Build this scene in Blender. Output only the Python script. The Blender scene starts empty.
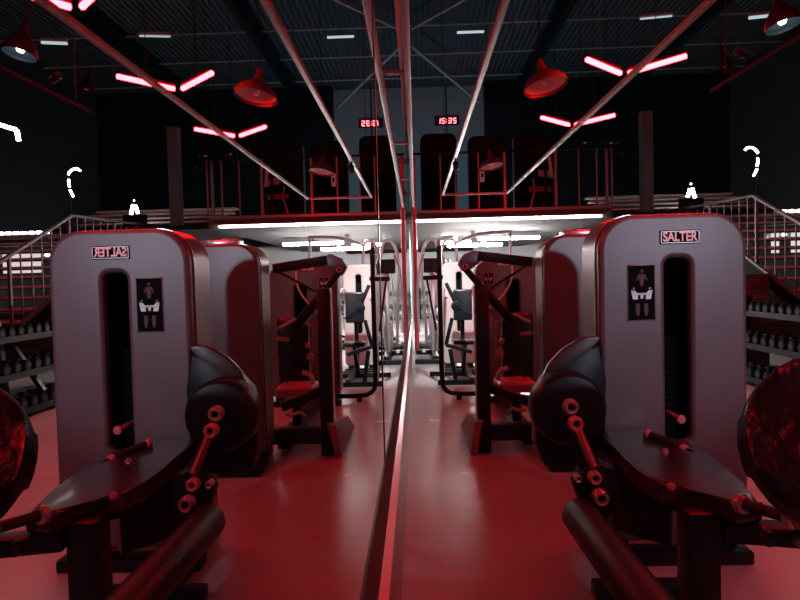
import bpy, bmesh, math, random
from mathutils import Vector, Matrix
random.seed(7)
S = bpy.context.scene
C = S.collection
PI = math.pi

# ------------------------------------------------------------------ camera
F = 600.0
CAM = Vector((0.105, 0.0, 1.30))
_a, _b, _r = 16/600, 21/600, 0.025
yv = Vector((_a, _b, -1)).normalized()
zv = Vector((-math.sin(_r), math.cos(_r), 0)); zv = (zv - yv*zv.dot(yv)).normalized()
xv = yv.cross(zv)
R = Matrix((xv, yv, zv))
cd = bpy.data.cameras.new('camera'); cam = bpy.data.objects.new('camera', cd); C.objects.link(cam)
cam.matrix_world = Matrix.Translation(CAM) @ R.to_4x4()
cd.sensor_width = 36; cd.lens = 27; cd.clip_start = .02; cd.clip_end = 100
S.camera = cam
def P(px, py, Y):
    "world point at distance Y down the hall seen at a photo coordinate"
    d = R @ Vector(((px-400)/F, (300-py)/F, -1))
    return CAM + d*(Y/d.y)

# ------------------------------------------------------------------ materials
def mat(name, col, rough=.5, metal=0., spec=.5, coat=0., bump=None, var=None, emit=None, es=0.):
    m = bpy.data.materials.new(name); m.use_nodes = True
    nt = m.node_tree; b = nt.nodes['Principled BSDF']
    b.inputs['Base Color'].default_value = (*col, 1)
    b.inputs['Roughness'].default_value = rough
    b.inputs['Metallic'].default_value = metal
    b.inputs['Specular IOR Level'].default_value = spec
    b.inputs['Coat Weight'].default_value = coat
    b.inputs['Coat Roughness'].default_value = .12
    if emit:
        b.inputs['Emission Color'].default_value = (*emit, 1); b.inputs['Emission Strength'].default_value = es
    tc = nt.nodes.new('ShaderNodeTexCoord')
    if var:
        sc, amt = var
        n = nt.nodes.new('ShaderNodeTexNoise'); n.inputs['Scale'].default_value = sc; n.inputs['Detail'].default_value = 6
        nt.links.new(tc.outputs['Object'], n.inputs['Vector'])
        r = nt.nodes.new('ShaderNodeMapRange'); r.inputs['To Min'].default_value = rough-amt; r.inputs['To Max'].default_value = rough+amt
        nt.links.new(n.outputs['Fac'], r.inputs['Value']); nt.links.new(r.outputs['Result'], b.inputs['Roughness'])
        mx = nt.nodes.new('ShaderNodeMix'); mx.data_type = 'RGBA'
        mx.inputs['A'].default_value = (*[c*.8 for c in col], 1); mx.inputs['B'].default_value = (*[min(1, c*1.2) for c in col], 1)
        nt.links.new(n.outputs['Fac'], mx.inputs['Factor']); nt.links.new(mx.outputs['Result'], b.inputs['Base Color'])
    if bump:
        sc, st = bump
        n2 = nt.nodes.new('ShaderNodeTexNoise'); n2.inputs['Scale'].default_value = sc; n2.inputs['Detail'].default_value = 3
        nt.links.new(tc.outputs['Object'], n2.inputs['Vector'])
        bp = nt.nodes.new('ShaderNodeBump'); bp.inputs['Strength'].default_value = st; bp.inputs['Distance'].default_value = .01
        nt.links.new(n2.outputs['Fac'], bp.inputs['Height']); nt.links.new(bp.outputs['Normal'], b.inputs['Normal'])
    return m
def emis(name, col, st):
    m = bpy.data.materials.new(name); m.use_nodes = True; nt = m.node_tree
    nt.nodes.clear(); e = nt.nodes.new('ShaderNodeEmission'); o = nt.nodes.new('ShaderNodeOutputMaterial')
    e.inputs[0].default_value = (*col, 1); e.inputs[1].default_value = st
    nt.links.new(e.outputs[0], o.inputs[0]); return m
M = dict(
    shell=mat('graphite_shell', (.125, .115, .135), .38, .25, var=(3, .05)),
    shell2=mat('dark_shell', (.09, .075, .085), .30, .2, var=(3, .05)),
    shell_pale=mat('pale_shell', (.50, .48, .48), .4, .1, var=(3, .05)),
    side=mat('silver_side', (.28, .27, .28), .32, .75, var=(6, .05)),
    rim=mat('bright_rim', (.55, .56, .6), .2, .9),
    black=mat('black_paint', (.005, .012, .016), .38, .0, spec=.28, var=(8, .06)),
    plastic=mat('black_plastic', (.005, .012, .016), .42, spec=.3), post_redlight=mat('post_red_light_tint', (.55, .07, .09), .4),  # post colour carries the red lamp light falling on it
    vinyl=mat('glossy_black_vinyl', (.008, .012, .016), .25, spec=.4, coat=.15, bump=(30, .45)),
    maroon=mat('glossy_maroon_vinyl', (.03, .014, .02), .34, coat=.25, bump=(18, .12)),
    rubber=mat('foam_rubber', (.012, .016, .02), .5, bump=(120, .15)),
    chrome=mat('chrome', (.75, .73, .75), .14, 1.),
    cap=mat('cap_steel', (.50, .40, .42), .3, .6), gloss=mat('gloss_piping', (.03, .02, .025), .08, coat=1.), armst=mat('arm_steel', (.16, .10, .11), .35, .6),
    redpl=mat('red_plastic', (.50, .16, .17), .35),
    steel=mat('brushed_steel', (.30, .24, .24), .5, .5, var=(20, .08)),
    silver=mat('silver_paint', (.55, .55, .57), .35, .4),
    white=mat('white_paint', (.75, .74, .73), .4),
    grey=mat('grey_paint', (.2, .2, .21), .5),
    railm=mat('rail_metal', (.24, .20, .21), .4, .6), stairrail=mat('stair_rail_metal', (.10, .09, .095), .65, .1, spec=.3),
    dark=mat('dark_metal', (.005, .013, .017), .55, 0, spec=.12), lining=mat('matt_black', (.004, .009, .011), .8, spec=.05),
    copper=mat('lamp_red', (.10, .05, .05), .4, .3),
    lampin=mat('lamp_inside', (.62, .42, .42), .5),
    concrete=mat('tread_concrete', (.62, .52, .52), .6, var=(12, .1)),
    ceil=mat('ceiling_metal', (.05, .065, .075), .5, .2),
    wallm=mat('wall_grey', (.26, .28, .29), .6, var=(1.5, .1)),
    ledge=mat('ledge_wood', (.10, .055, .06), .3, coat=.3, var=(9, .06)),
    red=emis('red_neon', (1, .0055, .0075), 115.),
    whitel=emis('white_led', (1, .93, .90), 14.),
    tubew=emis('fluorescent_glow', (1, .92, .90), 330.), bulb=emis('bulb_glow', (1, .95, .92), 22.), stripw=emis('edge_strip_glow', (1, .92, .90), 26.),
    tube_glint=emis('tube_glint_glow', (.7, .85, .9), .5),  # weak emission stands in for glints on unlit tubes
    panel=emis('lit_panel', (1, .9, .88), .55),
    digit=emis('red_digits', (1, .12, .14), 3.5),
    letter=mat('white_letters', (.97, .97, .98), .4, emit=(.9, .9, 1), es=0.0),
    paper=mat('paper', (.7, .72, .75), .6),
)
# floor: satin grey vinyl with faint seams
def floor_mat():
    m = mat('vinyl_floor', (.30, .265, .27), .27, spec=.6)
    nt = m.node_tree; b = nt.nodes['Principled BSDF']; tc = nt.nodes['Texture Coordinate']
    n = nt.nodes.new('ShaderNodeTexNoise'); n.inputs['Scale'].default_value = 1.6; n.inputs['Detail'].default_value = 8
    nt.links.new(tc.outputs['Object'], n.inputs['Vector'])
    r = nt.nodes.new('ShaderNodeMapRange'); r.inputs['To Min'].default_value = .14; r.inputs['To Max'].default_value = .34
    nt.links.new(n.outputs['Fac'], r.inputs['Value']); nt.links.new(r.outputs['Result'], b.inputs['Roughness'])
    br = nt.nodes.new('ShaderNodeTexBrick'); br.inputs['Scale'].default_value = 1.0
    br.inputs['Brick Width'].default_value = 1.25; br.inputs['Row Height'].default_value = 1.0; br.inputs['Mortar Size'].default_value = .004
    br.offset = 0
    br.inputs['Color1'].default_value = (.46, .42, .42, 1); br.inputs['Color2'].default_value = (.43, .39, .395, 1); br.inputs['Mortar'].default_value = (.33, .29, .29, 1)
    nt.links.new(tc.outputs['Object'], br.inputs['Vector']); nt.links.new(br.outputs['Color'], b.inputs['Base Color'])
    w = nt.nodes.new('ShaderNodeTexNoise'); w.inputs['Scale'].default_value = 7; w.inputs['Detail'].default_value = 2
    mp = nt.nodes.new('ShaderNodeMapping'); mp.inputs['Scale'].default_value = (.6, 2.2, 1)
    nt.links.new(tc.outputs['Object'], mp.inputs['Vector']); nt.links.new(mp.outputs['Vector'], w.inputs['Vector'])
    bp = nt.nodes.new('ShaderNodeBump'); bp.inputs['Strength'].default_value = .22; bp.inputs['Distance'].default_value = .01
    nt.links.new(w.outputs['Fac'], bp.inputs['Height']); nt.links.new(bp.outputs['Normal'], b.inputs['Normal'])
    return m
M['floor'] = floor_mat()
def brick_mat():
    m = mat('brick', (.2, .16, .16), .8); nt = m.node_tree; b = nt.nodes['Principled BSDF']; tc = nt.nodes['Texture Coordinate']
    br = nt.nodes.new('ShaderNodeTexBrick'); br.inputs['Scale'].default_value = 1
    br.inputs['Brick Width'].default_value = .22; br.inputs['Row Height'].default_value = .07; br.inputs['Mortar Size'].default_value = .01
    br.inputs['Color1'].default_value = (.13, .13, .14, 1); br.inputs['Color2'].default_value = (.04, .04, .045, 1); br.inputs['Mortar'].default_value = (.05, .04, .05, 1)
    mp = nt.nodes.new('ShaderNodeMapping'); mp.inputs['Rotation'].default_value = (PI/2, 0, 0)
    nt.links.new(tc.outputs['Object'], mp.inputs['Vector']); nt.links.new(mp.outputs['Vector'], br.inputs['Vector'])
    nt.links.new(br.outputs['Color'], b.inputs['Base Color']); return m
M['brick'] = brick_mat()
def mirror_mat():
    m = mat('mirror_glass', (.92, .90, .90), 0.0, 1.0); return m
M['mirror'] = mirror_mat()
def corrugated():
    m = mat('corrugated_ceiling', (.06, .08, .09), .5, .3); nt = m.node_tree; b = nt.nodes['Principled BSDF']; tc = nt.nodes['Texture Coordinate']
    w = nt.nodes.new('ShaderNodeTexWave'); w.inputs['Scale'].default_value = 2.2; w.bands_direction = 'X'
    bp = nt.nodes.new('ShaderNodeBump'); bp.inputs['Distance'].default_value = .05; bp.inputs['Strength'].default_value = .7
    nt.links.new(tc.outputs['Object'], w.inputs['Vector']); nt.links.new(w.outputs['Fac'], bp.inputs['Height'])
    nt.links.new(bp.outputs['Normal'], b.inputs['Normal']); return m
M['ceilc'] = corrugated()

# ------------------------------------------------------------------ geometry helpers (world coordinates; obj() moves to the parent's origin)
def nb(): return bmesh.new()
def box(bm, x0, x1, y0, y1, z0, z1, bev=0., seg=2, rot=None, mi=0):
    ret = bmesh.ops.create_cube(bm, size=1)
    vs = ret['verts']
    c = Vector(((x0+x1)/2, (y0+y1)/2, (z0+z1)/2))
    mt = Matrix.Translation(c)
    if rot is not None: mt = mt @ rot.to_matrix().to_4x4() if hasattr(rot, 'to_matrix') else mt @ rot
    mt = mt @ Matrix.Diagonal((abs(x1-x0), abs(y1-y0), abs(z1-z0), 1))
    bmesh.ops.transform(bm, matrix=mt, verts=vs)
    if bev > 0:
        es = list({e for v in vs for e in v.link_edges})
        bmesh.ops.bevel(bm, geom=es, offset=bev, segments=seg, affect='EDGES', profile=.5)
def bar(bm, a, b, w, h=None, bev=0., up=(0, 0, 1)):
    "rectangular bar from a to b"
    a = Vector(a); b = Vector(b); h = h or w; d = b-a; L = d.length; d.normalize()
    up = Vector(up)
    if abs(d.dot(up)) > .95: up = Vector((0, 1, 0))
    sx = up.cross(d).normalized(); uz = d.cross(sx)
    m3 = Matrix((sx, d, uz)).transposed()
    mt = Matrix.Translation((a+b)/2) @ m3.to_4x4() @ Matrix.Diagonal((w, L, h, 1))
    vs = bmesh.ops.create_cube(bm, size=1)['verts']; bmesh.ops.transform(bm, matrix=mt, verts=vs)
    if bev > 0:
        bmesh.ops.bevel(bm, geom=list({e for v in vs for e in v.link_edges}), offset=bev, segments=2, affect='EDGES', profile=.5)
def tube(bm, pts, r, n=10, closed=False, smooth=None):
    pts = [Vector(p) for p in pts]
    if smooth:
        for _ in range(smooth):
            q = [pts[0]] if not closed else []
            rng = range(len(pts)-1) if not closed else range(len(pts))
            for i in rng:
                A = pts[i]; B = pts[(i+1) % len(pts)]
                q += [A.lerp(B, .25), A.lerp(B, .75)]
            if not closed: q.append(pts[-1])
            pts = q
    rr = r if isinstance(r, (list, tuple)) else [r]*len(pts)
    rings = []; prev = None
    N = len(pts)
    for i, p in enumerate(pts):
        if closed: t = (pts[(i+1) % N]-pts[i-1])
        else: t = pts[min(i+1, N-1)]-pts[max(i-1, 0)]
        t.normalize()
        if prev is None:
            u = t.orthogonal().normalized()
        else:
            u = (prev - t*prev.dot(t)).normalized()
        prev = u; v = t.cross(u)
        rings.append([bm.verts.new(p + (u*math.cos(2*PI*k/n)+v*math.sin(2*PI*k/n))*rr[i]) for k in range(n)])
    for i in range(N if closed else N-1):
        A = rings[i]; B = rings[(i+1) % N]
        for k in range(n):
            f = bm.faces.new((A[k], A[(k+1) % n], B[(k+1) % n], B[k])); f.smooth = True
    if not closed:
        bm.faces.new(list(reversed(rings[0]))); bm.faces.new(rings[-1])
def lathe(bm, prof, c, axis=(0, 0, 1), n=28):
    "prof: (radius, height) list around axis through c"
    axis = Vector(axis).normalized(); u = axis.orthogonal().normalized(); v = axis.cross(u); c = Vector(c)
    rings = []
    for r, h in prof:
        r = max(r, 1e-4)
        rings.append([bm.verts.new(c+axis*h+(u*math.cos(2*PI*k/n)+v*math.sin(2*PI*k/n))*r) for k in range(n)])
    for A, B in zip(rings, rings[1:]):
        for k in range(n):
            f = bm.faces.new((A[k], A[(k+1) % n], B[(k+1) % n], B[k])); f.smooth = True
    return rings
def cyl(bm, a, b, r, n=24, bev=0.):
    a = Vector(a); b = Vector(b); L = (b-a).length; bev = min(bev, r*.6, L*.4)
    pr = [(0, 0), (r-bev, 0)]
    if bev > 0: pr += [(r-bev*.3, bev*.3), (r, bev)]
    else: pr += [(r, 0)]
    if bev > 0: pr += [(r, L-bev), (r-bev*.3, L-bev*.3)]
    else: pr += [(r, L)]
    pr += [(r-bev, L), (0, L)]
    lathe(bm, pr, a, b-a, n)
def torus(bm, c, axis, R0, r, n=24, m=8):
    axis = Vector(axis).normalized(); u = axis.orthogonal().normalized(); v = axis.cross(u); c = Vector(c)
    tube(bm, [c+(u*math.cos(2*PI*k/n)+v*math.sin(2*PI*k/n))*R0 for k in range(n)], r, m, closed=True)
def prism(bm, pts, ext, bev=0., seg=3):
    "polygon (3D points) extruded by vector ext, edges rounded"
    v0 = [bm.verts.new(Vector(p)) for p in pts]; v1 = [bm.verts.new(Vector(p)+Vector(ext)) for p in pts]
    n = len(pts); fs = [bm.faces.new(v0), bm.faces.new(list(reversed(v1)))]
    for i in range(n): fs.append(bm.faces.new((v0[(i+1) % n], v0[i], v1[i], v1[(i+1) % n])))
    if bev > 0:
        es = {e for f in fs[:2] for e in f.edges}
        bmesh.ops.bevel(bm, geom=list(es), offset=bev, segments=seg, affect='EDGES', profile=.5)
def rrect(x0, x1, z0, z1, rt, rb=None, n=8):
    rb = rt if rb is None else rb; out = []
    for cx, cz, r, a0 in ((x1-rt, z1-rt, rt, 0), (x0+rt, z1-rt, rt, 90), (x0+rb, z0+rb, rb, 180), (x1-rb, z0+rb, rb, 270)):
        for k in range(n+1):
            a = math.radians(a0+90*k/n); out.append((cx+r*math.cos(a), cz+r*math.sin(a)))
    return out
def pad(bm, x0, x1, y0, y1, z0, z1, r=.03):
    box(bm, x0, x1, y0, y1, z0, z1, bev=r, seg=4)

def finish(me, m, smooth):
    me.materials.append(m)
    if smooth:
        for p in me.polygons: p.use_smooth = True
def obj(name, bm, m, parent=None, auto=True, **props):
    bmesh.ops.recalc_face_normals(bm, faces=bm.faces)
    off = Vector((0, 0, 0)); q = parent
    while q is not None: off += q.location; q = q.parent
    if parent is None and props.get('_origin') is not None:
        pass
    me = bpy.data.meshes.new(name)
    loc = Vector((0, 0, 0))
    if parent is None:      # own origin at the foot of its box
        xs = [v.co for v in bm.verts]
        loc = Vector(((min(v.x for v in xs)+max(v.x for v in xs))/2, (min(v.y for v in xs)+max(v.y for v in xs))/2, min(v.z for v in xs)))
        off = loc
    if off.length > 0: bmesh.ops.translate(bm, verts=bm.verts, vec=-off)
    bm.to_mesh(me); bm.free()
    me.materials.append(m)
    if auto:
        try: me.set_sharp_from_angle(angle=math.radians(38))
        except Exception: pass
        for p in me.polygons: p.use_smooth = True
    o = bpy.data.objects.new(name, me); C.objects.link(o); o.location = loc
    if parent: o.parent = parent
    return o
def curve_obj(name, outer, holes, y0, depth, bev, m, parent):
    "plate in the XZ plane facing -Y, from y0 to y0+depth, with real holes"
    cu = bpy.data.curves.new(name, 'CURVE'); cu.dimensions = '2D'; cu.fill_mode = 'BOTH'
    for loop in [outer]+holes:
        sp = cu.splines.new('POLY'); sp.points.add(len(loop)-1)
        for p, (x, z) in zip(sp.points, loop): p.co = (x, z, 0, 1)
        sp.use_cyclic_u = True
    cu.extrude = max(depth/2-bev, .0005); cu.bevel_depth = bev; cu.bevel_resolution = 4; cu.offset = -bev
    t = bpy.data.objects.new('tmp', cu); C.objects.link(t)
    me = bpy.data.meshes.new_from_object(t.evaluated_get(bpy.context.evaluated_depsgraph_get()))
    C.objects.unlink(t); bpy.data.objects.remove(t); bpy.data.curves.remove(cu)
    bm = nb(); bm.from_mesh(me); bpy.data.meshes.remove(me)
    bmesh.ops.transform(bm, matrix=Matrix.Translation((0, y0+depth/2, 0)) @ Matrix.Rotation(PI/2, 4, 'X'), verts=bm.verts)
    bmesh.ops.remove_doubles(bm, verts=bm.verts, dist=.00005)
    o = obj(name, bm, m, parent)
    for p in o.data.polygons:
        if abs(p.normal.y) > .999: p.use_smooth = False
    return o
def text_bm(s, size, c, depth=.002, xs=1., shear=0, bold=0., spacing=1.):
    "letters in the XZ plane facing -Y centred on c"
    cu = bpy.data.curves.new('t', 'FONT'); cu.body = s; cu.size = size; cu.align_x = 'CENTER'; cu.align_y = 'CENTER'
    cu.extrude = depth/2; cu.shear = shear; cu.offset = bold; cu.space_character = spacing
    t = bpy.data.objects.new('tmp', cu); C.objects.link(t)
    me = bpy.data.meshes.new_from_object(t.evaluated_get(bpy.context.evaluated_depsgraph_get()))
    C.objects.unlink(t); bpy.data.objects.remove(t)
    bm = nb(); bm.from_mesh(me); bpy.data.meshes.remove(me)
    bmesh.ops.transform(bm, matrix=Matrix.Translation(Vector(c)) @ Matrix.Rotation(PI/2, 4, 'X') @ Matrix.Diagonal((xs, 1, 1, 1)), verts=bm.verts)
    return bm
def thing(name, label, cat, loc, group=None):
    o = bpy.data.objects.new(name, None); C.objects.link(o); o.location = loc; o.empty_display_size = .1
    o['label'] = label; o['category'] = cat
    if group: o['group'] = group
    return o
def tag(o, label, cat, group=None):
    o['label'] = label; o['category'] = cat
    if group: o['group'] = group
    return o
def struct(name, bm, m, auto=False):
    o = obj(name, bm, m, None, auto); o['kind'] = 'structure'; return o
def dup(root, loc, label=None, group=None, rotz=0):
    def cp(o, par):
        c = o.copy(); C.objects.link(c)
        if par: c.parent = par
        for ch in o.children: cp(ch, c)
        return c
    r = cp(root, None); r.location = loc; r.rotation_euler = (0, 0, rotz)
    if label: r['label'] = label
    if group: r['group'] = group
    return r

# ------------------------------------------------------------------ the hall
XR, YB, YF, ZC = 10.2, 20.0, -4.0, 7.6
b = nb(); box(b, -.3, XR, YF, YB, -.1, 0); struct('floor', b, M['floor'])
b = nb(); box(b, -.3, XR, YF, YB, ZC, ZC+.1); struct('ceiling', b, M['ceilc'])
b = nb(); box(b, -.3, -.012, YF, YB, 0, ZC); struct('wall_left', b, M['wallm'])
b = nb(); box(b, XR, XR+.2, YF, YB, 0, ZC); struct('wall_right', b, mat('wall_dark', (.018, .03, .036), .7))
b = nb(); box(b, -.3, XR, YB, YB+.2, 0, ZC); struct('wall_back', b, M['wallm'])
b = nb(); box(b, -.3, XR, YF-.2, YF, 0, ZC); struct('wall_rear', b, M['grey'])
# kick panel and cap rail under the mirror
b = nb(); prism(b, [(-.012, YF, 0), (.014, YF, 0), (.014, YF, .59), (-.012, YF, .59)], (0, 11.0-YF, 0)); struct('baseboard_left', b, M['ledge'])
b = nb(); prism(b, [(-.012, YF, .59), (.024, YF, .59), (.030, YF, .597), (.030, YF, .620), (.010, YF, .632), (-.012, YF, .632)], (0, 11.0-YF, 0)); struct('trim_1', b, mat('cap_rail', (.42, .22, .23), .35, .3))
b = nb(); prism(b, [(-.012, YF, .632), (.0095, YF, .632), (.003, YF, .768), (-.012, YF, .768)], (0, 11.0-YF, 0)); struct('trim_20', b, mat('mirror_frame', (.035, .022, .024), .45, .2))
# mirror
for y0, y1, lb in ((-2.2, 1.737, 'nearest tall wall mirror panel, camera side of the thin black joint'),
                   (1.763, 11.0, 'long clear wall mirror beyond the thin black joint, running to the red post')):
    b = nb(); box(b, -.012, 0, y0, y1, .768, 3.3)
    tag(obj('mirror', b, M['mirror'], auto=False), lb, 'mirror')
b = nb(); box(b, -.012, .0015, 1.737, 1.763, .768, 3.3); tag(obj('mirror_joint_strip', b, M['plastic'], auto=False), 'thin black vertical joint strip between the two mirror panels', 'joint strip')
# roof steel
k = 2
for Y in (8.2, 10.3, 12.5, 14.9, 16.8, 18.7):
    b = nb(); box(b, 0, XR, Y-.018, Y+.018, ZC-.13, ZC-.10); struct('trim_%d' % k, b, M['silver']); k += 1
for X in (3.6, 7.0):
    b = nb(); box(b, X-.08, X+.08, YF, YB, ZC-.5, ZC-.02); struct('trim_%d' % k, b, M['dark']); k += 1
for a, c in (((.15, 14.6, ZC-.3), (1.75, 12.6, ZC-.3)), ((.15, 14.9, ZC-.6), (2.2, 18.8, ZC-.9))):
    b = nb(); bar(b, a, c, .06); tag(obj('roof_brace', b, M['silver']), 'slanting pale steel brace under the roof, ' + ('upper of two beside the mirror top' if a[2] > ZC-.5 else 'lower one running towards the back wall'), 'roof brace')

# ------------------------------------------------------------------ balcony
YBAL, ZB0, ZB1 = 10.8, 2.30, 2.50
XE = P(612, 210, YBAL).x
b = nb(); box(b, .0, XE, YBAL, YB, ZB0, ZB1); struct('trim_%d' % k, b, mat('slab_grey', (.07, .07, .072), .8, spec=.1)); k += 1
rail = thing('balcony_railing', 'thin metal railing with widely spaced posts along the balcony edge', 'railing', (1.7, YBAL+.05, ZB1))
ztop = P(540, 150, YBAL+.05).z
b = nb(); bar(b, (.05, YBAL+.05, ztop), (XE-.02, YBAL+.05, ztop), .045, .03); obj('handrail', b, M['dark'], rail)
for px in (441, 456, 479, 505, 556, 579, 597, 607, 612):
    p = P(px, 200, YBAL+.05); b = nb(); w = .045 if px in (505, 556, 607) else .025
    box(b, p.x-w/2, p.x+w/2, YBAL+.03, YBAL+.03+w, ZB1, ztop); obj('baluster', b, M['railm'], rail)
b = nb(); box(b, 0.02, XE, YBAL-.02, YBAL+.0, ZB1-.03, ZB1+.02); obj('bottom_rail', b, M['railm'], rail)
# led strip along the slab edge
led = thing('led_strip', 'long glowing white light strip under the balcony edge', 'light strip', (1.6, YBAL-.02, ZB0))
b = nb(); box(b, .12, XE-.2, YBAL-.05, YBAL-.002, ZB0+.015, ZB0+.052, bev=.008); obj('diffuser', b, M['stripw'], led)
b = nb(); box(b, .10, XE-.17, YBAL-.055, YBAL-.002, ZB0+.055, ZB0+.075); obj('channel', b, M['steel'], led)
# end post at the mirror's end
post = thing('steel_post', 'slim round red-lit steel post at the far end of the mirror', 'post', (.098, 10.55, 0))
b = nb(); cyl(b, (.098, 10.55, 0), (.098, 10.55, ztop-.1), .04); obj('pole', b, M['post_redlight'], post)
b = nb(); cyl(b, (.098, 10.55, 0), (.098, 10.55, .012), .085, bev=.004); obj('base_plate', b, M['steel'], post)
for z in (ztop-.18, ztop-.75):
    b = nb(); box(b, .012, .15, 10.5, 10.6, z-.04, z+.04, bev=.01); obj('clamp', b, M['railm'], post)

# ------------------------------------------------------------------ overhead tube frame
FZ = 2.60; FY = 9.4
xi, xo = P(443, 193, FY).x, P(507, 190, FY).x
fr = thing('overhead_tube_frame', 'long hanging frame of square metal tubes joined by a far crossbar', 'tube frame', ((xi+xo)/2, 4, FZ))
for x, nm in ((xi, 'inner'), (xo, 'outer')):
    b = nb(); bar(b, (x, -2, FZ), (x, FY, FZ), .034, .034, bev=.004); obj('rail', b, M['steel'], fr)
    for y in (.4, 8.6):
        b = nb(); cyl(b, (x, y, FZ+.02), (x, y, ZC-.01), .0035, n=6); obj('hanger_wire', b, M['dark'], fr)
b = nb(); bar(b, (xi-.021, FY, FZ), (xo+.021, FY, FZ), .034, .034, bev=.004); obj('crossbar', b, M['steel'], fr)
bm_ = thing('wall_rail', 'straight square metal rail running beside the mirror on small brackets', 'rail', (.085, 4, 2.54))
b = nb(); bar(b, (.085, -2, 2.56), (.085, 10.4, 2.56), .04, .045, bev=.004); obj('rail', b, M['steel'], bm_)
for y in (1.9, 3.7, 5.6, 7.6):
    b = nb(); box(b, 0.0, .066, y-.02, y+.02, 2.55, 2.57); obj('bracket', b, M['steel'], bm_)
tr = thing('track_light', 'thin ceiling track with one small spot head, out to the right', 'track light', (2.27, 2.6, 2.6))
b = nb(); bar(b, (2.33, -.5, 2.56), (2.2, 4.3, 2.56), .018, .02); obj('track', b, M['lining'], tr)
p = P(742, 69, 3.62); b = nb(); cyl(b, (p.x-.05, p.y-.05, 2.57), (p.x+.05, p.y+.05, 2.575), .022, bev=.006); obj('spot_head', b, M['dark'], tr)
for y in (.6, 4.2):
    b = nb(); cyl(b, (2.25, y, 2.63), (2.25, y, ZC-.01), .003, n=6); obj('hanger_wire', b, M['dark'], tr)

# ------------------------------------------------------------------ red V lights
def vlight(Y, lb):
    Y0 = Y; xc, z = 1.97, 3.05
    t = thing('red_tube_lamp', lb, 'ceiling lamp', (xc, Y0, z), 'V-shaped red tube lamps')
    for s, dx in ((-1, -.43), (1, .37)):
        a = Vector((xc+s*.035, Y0, z)); c = Vector((xc+dx, Y0-.37, z))
        b = nb(); cyl(b, a, c, .021, n=12, bev=.006); obj('tube', b, M['red'], t)
        b = nb(); bar(b, a+Vector((0, 0, .034)), c+Vector((0, 0, .034)), .035, .028, bev=.004); obj('housing', b, M['dark'], t)
        m = (a+c)/2
        b = nb(); cyl(b, m+Vector((0, 0, .04)), (m.x, m.y, ZC-.01), .0035, n=6); obj('hanger_wire', b, M['dark'], t)
vlight(5.36, 'glowing red V lamp, second from the far end, above the towers')
vlight(7.12, 'farthest glowing red V lamp, small, just before the balcony')
vlight(3.75, 'glowing red V lamp nearest the towers, seen only in the mirror top left')
vlight(-.2, 'glowing red V lamp behind the camera')
vlight(1.7, 'glowing red V lamp above the near weight machine')

# ------------------------------------------------------------------ pendants
def pendant(Y, X, lb, kind, z=3.06, rad=.21, lit=False, grp=None):
    t = thing('pendant_lamp', lb, 'pendant lamp', (X, Y, z), grp)
    TL = Matrix.Translation((X, Y, z+.27)) @ Matrix.Rotation(math.radians(-8), 4, 'X') @ Matrix.Rotation(math.radians(-9), 4, 'Y') @ Matrix.Translation((-X, -Y, -z-.27))
    tilt = lambda bm: bmesh.ops.transform(bm, matrix=TL, verts=bm.verts)
    b = nb()
    pr = [(rad, 0), (rad*.97, .03), (rad*.78, .085), (rad*.45, .13), (rad*.22, .165), (rad*.17, .21), (rad*.14, .26), (.01, .275)]
    lathe(b, pr, (X, Y, z), n=32); lathe(b, [(rad-.006, .001), (rad*.93, .028), (rad*.74, .08), (rad*.4, .12), (.01, .13)], (X, Y, z), n=32)
    tilt(b); s = obj('lamp_shade', b, M['copper'] if kind == 'red' else M['dark'], t)
    b = nb(); lathe(b, [(rad*.90, .024), (rad*.72, .072), (rad*.4, .112), (.01, .122)], (X, Y, z), n=32); tilt(b); obj('reflector', b, M['lampin'] if kind == 'red' else M['dark'], t)
    b = nb(); lathe(b, [(.001, .02), (.02, .024), (.032, .05), (.02, .085), (.014, .12)], (X, Y, z), n=14); tilt(b); obj('bulb', b, M['bulb'] if lit else M['white'], t)
    b = nb(); cyl(b, (X, Y, z+.27), (X, Y, ZC-.01), .005, n=6); obj('cord', b, M['dark'], t)
p = P(540, 84, 5.45)
pendant(5.45, p.x, 'large red dome pendant lamp hanging unlit, nearer of the two', 'red', z=p.z-.05, rad=.20)
p = P(489, 166, 9.1)
pendant(9.1, p.x, 'small looking red dome pendant lamp in front of the balcony', 'red', z=p.z-.03, rad=.19)
p = P(774, 27, 4.25)
pendant(4.25, p.x, 'dark dome pendant with a bright bulb at the upper right edge', 'dark', z=p.z-.02, rad=.115, lit=True)
p = P(720, 67, 6.6); pendant(6.6, p.x, 'dark unlit dome pendant beyond the track light', 'dark', z=p.z-.04, rad=.085)
p = P(582, 143, 9.9); pendant(9.9, p.x, 'small dark dome pendant above the balcony rail, left of its neighbour', 'dark', z=p.z-.04, rad=.13)
p = P(608, 143, 9.9); pendant(9.9, p.x, 'small dark dome pendant above the end of the balcony rail', 'dark', z=p.z-.04, rad=.13)
p = P(619, 154, 10.6); pendant(10.6, p.x, 'lowest small dark dome pendant, just right of the balcony end', 'dark', z=p.z-.03, rad=.11, lit=False)

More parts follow.
